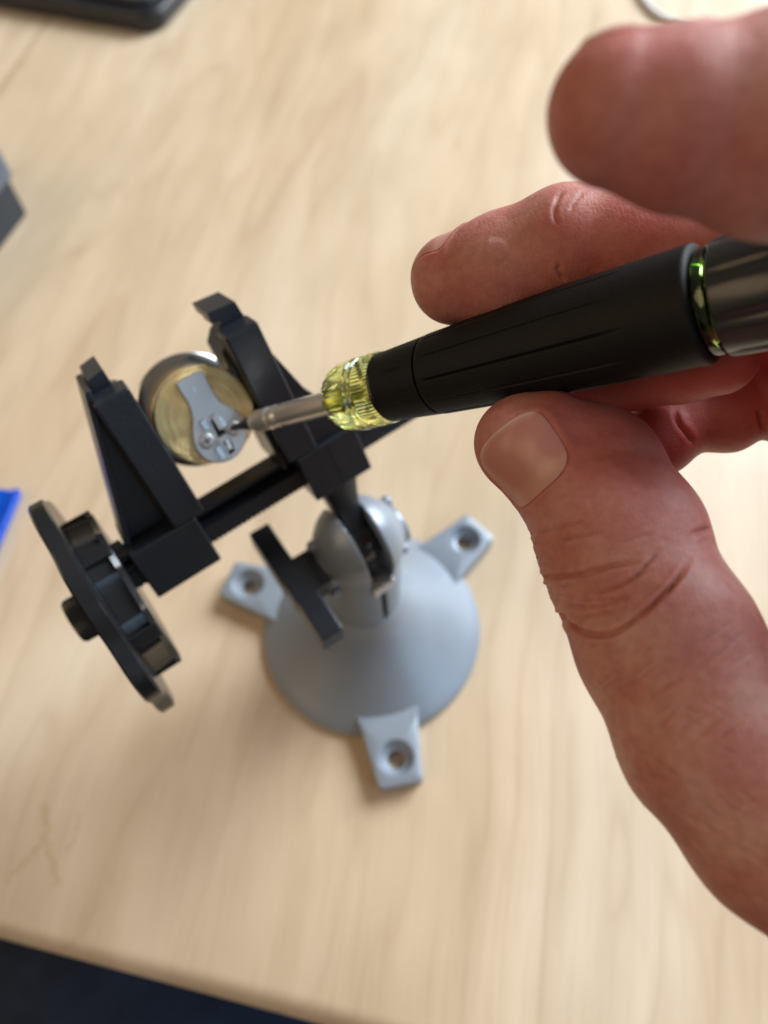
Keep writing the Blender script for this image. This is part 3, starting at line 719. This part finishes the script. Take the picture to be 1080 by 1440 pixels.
def nail_q(n, u, v):                          # superellipse: 1 on the outline
    return (np.abs(u / (n.L / 2)) ** 4. + np.abs(v / (n.W / 2)) ** 3.6) ** (1 / 3.8)
disp = np.zeros(len(HV)); flush_shade = np.zeros(len(HV))
for n in nails:
    r = HV - n.c; u = r @ n.a; v = r @ n.s; w = r @ n.n; ok = (np.abs(w) < 6) & (nrm @ n.n > .1)
    q = nail_q(n, u, v); back = np.clip(.5 - u / n.L, 0, 1)
    disp += np.where(ok, .34 * np.exp(-((q - 1.10) / .085) ** 2) * (.25 + .75 * back) - .22 * np.exp(-((q - 1.0) / .045) ** 2) - .22 * (q < .97), 0)
# creases over the thumb joint and finger joints, as polylines on the surface
def crease(pts, depth, width, dmin, dmax, open0=False):
    L_ = np.array(catmull([np.array(p, float) for p in pts], 6)); px = HV[:, :2] / HV[:, 2:] * F + np.array([540, 720.])
    view = -HV / np.linalg.norm(HV, axis=1)[:, None]; sel = np.where((HV[:, 2] > dmin) & (HV[:, 2] < dmax) & ((nrm * view).sum(1) > .02) & (px[:, 0] > L_[:, 0].min() - 30) & (px[:, 0] < L_[:, 0].max() + 30) & (px[:, 1] > L_[:, 1].min() - 30) & (px[:, 1] < L_[:, 1].max() + 30))[0]
    if not len(sel): print('crease empty', pts[0]); return
    p = px[sel]; best = np.full(len(sel), 1e9); tb = np.zeros(len(sel)); m = len(L_) - 1
    for i in range(m):
        a, b = L_[i], L_[i + 1]; e = b - a; t = np.clip(((p - a) @ e) / (e @ e), 0, 1); d = np.linalg.norm(p - a - t[:, None] * e, axis=1)
        k = d < best; best[k] = d[k]; tb[k] = (i + t[k]) / m
    fade = np.clip((1 - tb if open0 else np.minimum(tb, 1 - tb)) / .2, 0.08, 1)
    disp[sel] += -depth * fade * np.exp(-(best / width) ** 2) + depth * .2 * fade * np.exp(-((best - width * 2.6) / (width * 1.6)) ** 2)
c6 = lambda pts: [(640 + x * .4074, 540 + y * .4074) for (x, y) in pts]
TH = (90, 150)
crease(c6([(290, 668), (370, 666), (430, 658), (470, 649), (500, 640), (560, 625), (640, 618)]), 1.25, 2.7, *TH, True)
crease(c6([(470, 722), (520, 712), (560, 700), (620, 668), (660, 625), (700, 580)]), .8, 2.6, *TH)
crease(c6([(360, 800), (400, 832), (440, 856), (500, 868), (560, 855), (640, 800), (700, 745), (745, 700), (780, 655), (810, 610)]), 1.35, 3.0, *TH, True)
crease(c6([(255, 552), (330, 548), (420, 528), (500, 515)]), .6, 2.2, *TH, True)
crease(c6([(255, 517), (320, 505), (390, 488), (450, 470)]), .5, 2.2, *TH, True)
crease(c6([(345, 745), (400, 765), (480, 768), (540, 755), (610, 735)]), .55, 2.2, *TH, True)
crease(c6([(370, 795), (420, 803), (450, 805), (500, 795), (560, 780)]), .5, 2.2, *TH, True)
crease(c6([(340, 725), (420, 738), (470, 745), (560, 742), (640, 715)]), .45, 2.2, *TH, True)
crease(c6([(460, 735), (466, 755), (458, 775)]), .25, 2.0, *TH)
crease(c6([(545, 555), (620, 535), (690, 512)]), .25, 2.2, *TH)
crease(c6([(300, 700), (360, 702), (420, 695)]), .25, 2.2, *TH, True)
crease(c6([(820, 520), (850, 506), (885, 500)]), .7, 3.0, *TH)
crease(c6([(265, 590), (300, 612), (330, 622)]), .3, 2.2, *TH, True)
crease(c6([(600, 640), (640, 660), (690, 640)]), .22, 2.2, *TH)
crease(c6([(560, 690), (590, 740), (570, 790)]), .15, 2.2, *TH)
rr = random.Random(7)
for i in range(26):                            # faint slanting lines on the back of the thumb
    x = rr.uniform(480, 980); y = rr.uniform(880, 1250); l = rr.uniform(60, 150); s = rr.uniform(-.9, -.5)
    crease(c6([(x, y), (x + l * .5, y + l * .5 * s + rr.uniform(-8, 8)), (x + l, y + l * s)]), rr.uniform(.12, .26), 2.0, *TH)
for i in range(46):                            # the weave of lines towards the wrist
    x = rr.uniform(830, 1040); y = rr.uniform(980, 1300); l = rr.uniform(25, 70); s = rr.uniform(.35, .75)
    crease([(x, y), (x + l * .5, y + l * .5 * s + rr.uniform(-3, 3)), (x + l, y + l * s)], rr.uniform(.10, .22), 2.0, 85, 130)
c5 = lambda pts: [(560 + x * .4815, 240 + y * .4815) for (x, y) in pts]
crease(c5([(485, 55), (462, 90), (456, 130), (470, 160)]), .45, 2.8, 110, 165)
crease(c5([(470, 270), (468, 295), (490, 325)]), .5, 3.0, 110, 165)
crease(c5([(545, 60), (520, 85), (500, 120)]), .25, 2.4, 110, 165)
crease([(948, 575), (955, 595), (968, 612), (975, 625)], .8, 3.2, 120, 170)
crease([(1066, 575), (1071, 590), (1073, 605)], .8, 3.2, 120, 170)
# callus on the side of the middle finger
for (px, py, a, r0) in ((697, 352, .16, 17), (690, 340, .07, 8)):
    px_ = HV[:, :2] / HV[:, 2:] * F + np.array([540, 720.]); dd = np.linalg.norm(px_ - np.array([px, py]), axis=1); ok = (HV[:, 2] > 110) & (HV[:, 2] < 165)
    disp += np.where(ok, a * (np.exp(-(dd / r0) ** 4) - .6 * np.exp(-((dd - r0 * 1.15) / 3.5) ** 2)), 0)
HV = HV + nrm * disp[:, None]
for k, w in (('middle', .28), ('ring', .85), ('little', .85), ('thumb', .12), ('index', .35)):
    a, ra = fingers[k][0]; dd = np.linalg.norm(HV - a, axis=1); flush_shade = np.maximum(flush_shade, w * np.exp(-(dd / (34. if k in ('ring', 'little') else 15.)) ** 2))  # wide radius on ring and little: their reddish shade is put into the colour
hand_root = cw(P(1080, 1000, 112))
hand = bpy.data.meshes.new('hand')
HW = cw(HV) - hand_root
hand.vertices.add(len(HW)); hand.vertices.foreach_set('co', HW.astype(np.float32).ravel())
hand.loops.add(HQ.size); hand.loops.foreach_set('vertex_index', HQ.astype(np.int32).ravel())
hand.polygons.add(len(HQ)); hand.polygons.foreach_set('loop_start', np.arange(0, HQ.size, 4, dtype=np.int32)); hand.polygons.foreach_set('loop_total', np.full(len(HQ), 4, np.int32))
hand.update(calc_edges=True); hand.polygons.foreach_set('use_smooth', np.ones(len(HQ), bool))
at = hand.attributes.new('flush_shade', 'FLOAT', 'POINT'); at.data.foreach_set('value', flush_shade.astype(np.float32))
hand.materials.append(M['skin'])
hand_o = bpy.data.objects.new('hand', hand); col.objects.link(hand_o); hand_o.location = hand_root
tag(hand_o, 'bare right hand gripping the black screwdriver handle from the right edge', 'hand')
print('hand verts', len(HW), 'quads', len(HQ))
for n in nails:
    nu, nv = 30, 26; us = np.linspace(-1, 1, nu); vs = np.linspace(-1, 1, nv); pts = []; al = []
    for u in us:
        for v in vs:                           # square to superellipse
            k = max(abs(u), abs(v)); q = (abs(u) ** 4. + abs(v) ** 3.6) ** (1 / 3.8) if k > 0 else 1
            g_ = k / q if q > 0 else 1; pts.append((u * g_ * n.L / 2, v * g_ * n.W / 2, k)); al.append(.5 + .5 * u)
    pts = np.array(pts); p0 = n.c + pts[:, :1] * n.a + pts[:, 1:2] * n.s + n.n * 7
    p = march(p0, np.broadcast_to(-n.n, p0.shape).copy(), 7 + .34 * n.W); gn = grad(p, .8)
    edge = pts[:, 2]; free = np.clip(pts[:, 0] / (n.L / 2), 0, 1) ** 3
    top = p + gn * (.10 + .16 * (1 - edge ** 6) + .25 * free)[:, None]; bot = p - gn * .5
    V = np.concatenate([top, bot]); o = nu * nv; Fc = []
    for i in range(nu - 1):
        for j in range(nv - 1):
            a = i * nv + j; Fc.append((a, a + 1, a + nv + 1, a + nv)); Fc.append((o + a, o + a + nv, o + a + nv + 1, o + a + 1))
    rim = [i * nv for i in range(nu)] + [(nu - 1) * nv + j for j in range(1, nv)] + [i * nv + nv - 1 for i in range(nu - 2, -1, -1)] + [j for j in range(nv - 2, 0, -1)]
    for i in range(len(rim)): a, b = rim[i], rim[(i + 1) % len(rim)]; Fc.append((a, b, o + b, o + a))
    ob = link(n.name, cw(V), Fc, 'nail', hand_o, smooth=True, sharp=50)
    t_ = ob.data.attributes.new('along', 'FLOAT', 'POINT'); t_.data.foreach_set('value', np.array(al + al, np.float32))

# ------------------------------------------------------------------ things at the back of the table
def rbox(name, c, e1, e2, size, z0, z1, rc, mat, root, parent=None, bevel=.8):
    """box with rounded plan corners; c the near corner, e1/e2 unit plan axes, metres"""
    pts = []
    for (cx, cy, a0) in ((size[0] - rc, rc, -PI / 2), (size[0] - rc, size[1] - rc, 0), (rc, size[1] - rc, PI / 2), (rc, rc, PI)):
        for k in range(9):
            a = a0 + PI / 2 * k / 8; pts.append((cx + rc * math.cos(a), cy + rc * math.sin(a)))
    n = len(pts); V = [(*(c[:2] + e1 * x + e2 * y), z) for z in (z0, z1) for (x, y) in pts]
    Fc = [tuple(range(n)), tuple(range(2 * n - 1, n - 1, -1))] + [(i, (i + 1) % n, n + (i + 1) % n, n + i) for i in range(n)]
    return link(name, V, Fc, mat, root, parent, bevel=bevel)
c = G(224, 53); e1 = (G(0, 14) - c)[:2]; e1 /= np.linalg.norm(e1); e2 = np.array([e1[1], -e1[0]])
if e2[1] < 0: e2 = -e2
dev = thing('tablet', 'black tablet case with a grey upper panel, at the back left of the table', 'tablet', (*c[:2], 0))
bd = rbox('case', c, e1, e2, (.26, .19), .0006, .0125, .014, 'device', dev, bevel=3.)
cc = c[:2] + e1 * .009 + e2 * .009
rbox('screen_panel', cc, e1, e2, (.055, .17), .0126, .0165, .008, 'device_top', dev, bevel=1.2)
rbox('screen_panel', cc + e1 * .0575, e1, e2, (.18, .17), .0126, .0150, .004, 'device', dev, bevel=1.)

c = G(40, 300); e1 = (G(0, 352) - c)[:2]; e1 /= np.linalg.norm(e1); e2 = np.array([e1[1], -e1[0]])
if e2[0] > 0: e2 = -e2
bx = thing('storage_box', 'small slate-blue box with a speckled grey lid, at the left photo edge', 'box', (*c[:2], 0))
rbox('box_body', c, e1, e2, (.11, .09), .0005, .0225, .002, 'slate', bx, bevel=.6)
rbox('box_lid', c[:2] - e1 * .0025 - e2 * .0025, e1, e2, (.115, .095), .0226, .0375, .004, 'grey_lid', bx, bevel=1.2)

c = G(29, 689, 3); e1 = (G(0, 757, 3) - c)[:2]; e1 /= np.linalg.norm(e1); e2 = np.array([e1[1], -e1[0]])
if e2[0] > 0: e2 = -e2
bp_ = thing('blue_tray', 'bright blue plastic tray corner lying flat at the left photo edge', 'tray', (*c[:2], 0))
rbox('tray_base', c, e1, e2, (.12, .08), .0005, .0022, .002, 'blue', bp_, bevel=.4)
rbox('tray_rim', c, e1, e2, (.12, .0022), .0023, .0045, .001, 'blue', bp_, bevel=.3)
cb = [G(x, y, 2.2) for (x, y) in ((880, -60), (893, -25), (907, 2), (925, 20), (950, 33), (980, 42), (1030, 47), (1090, 40), (1180, 10))]
tag(link('cable', *tube(catmull(cb, 8), .0021, 16), 'white', smooth=True, sharp=80), 'thin white cable curving across the table behind the hand', 'cable')
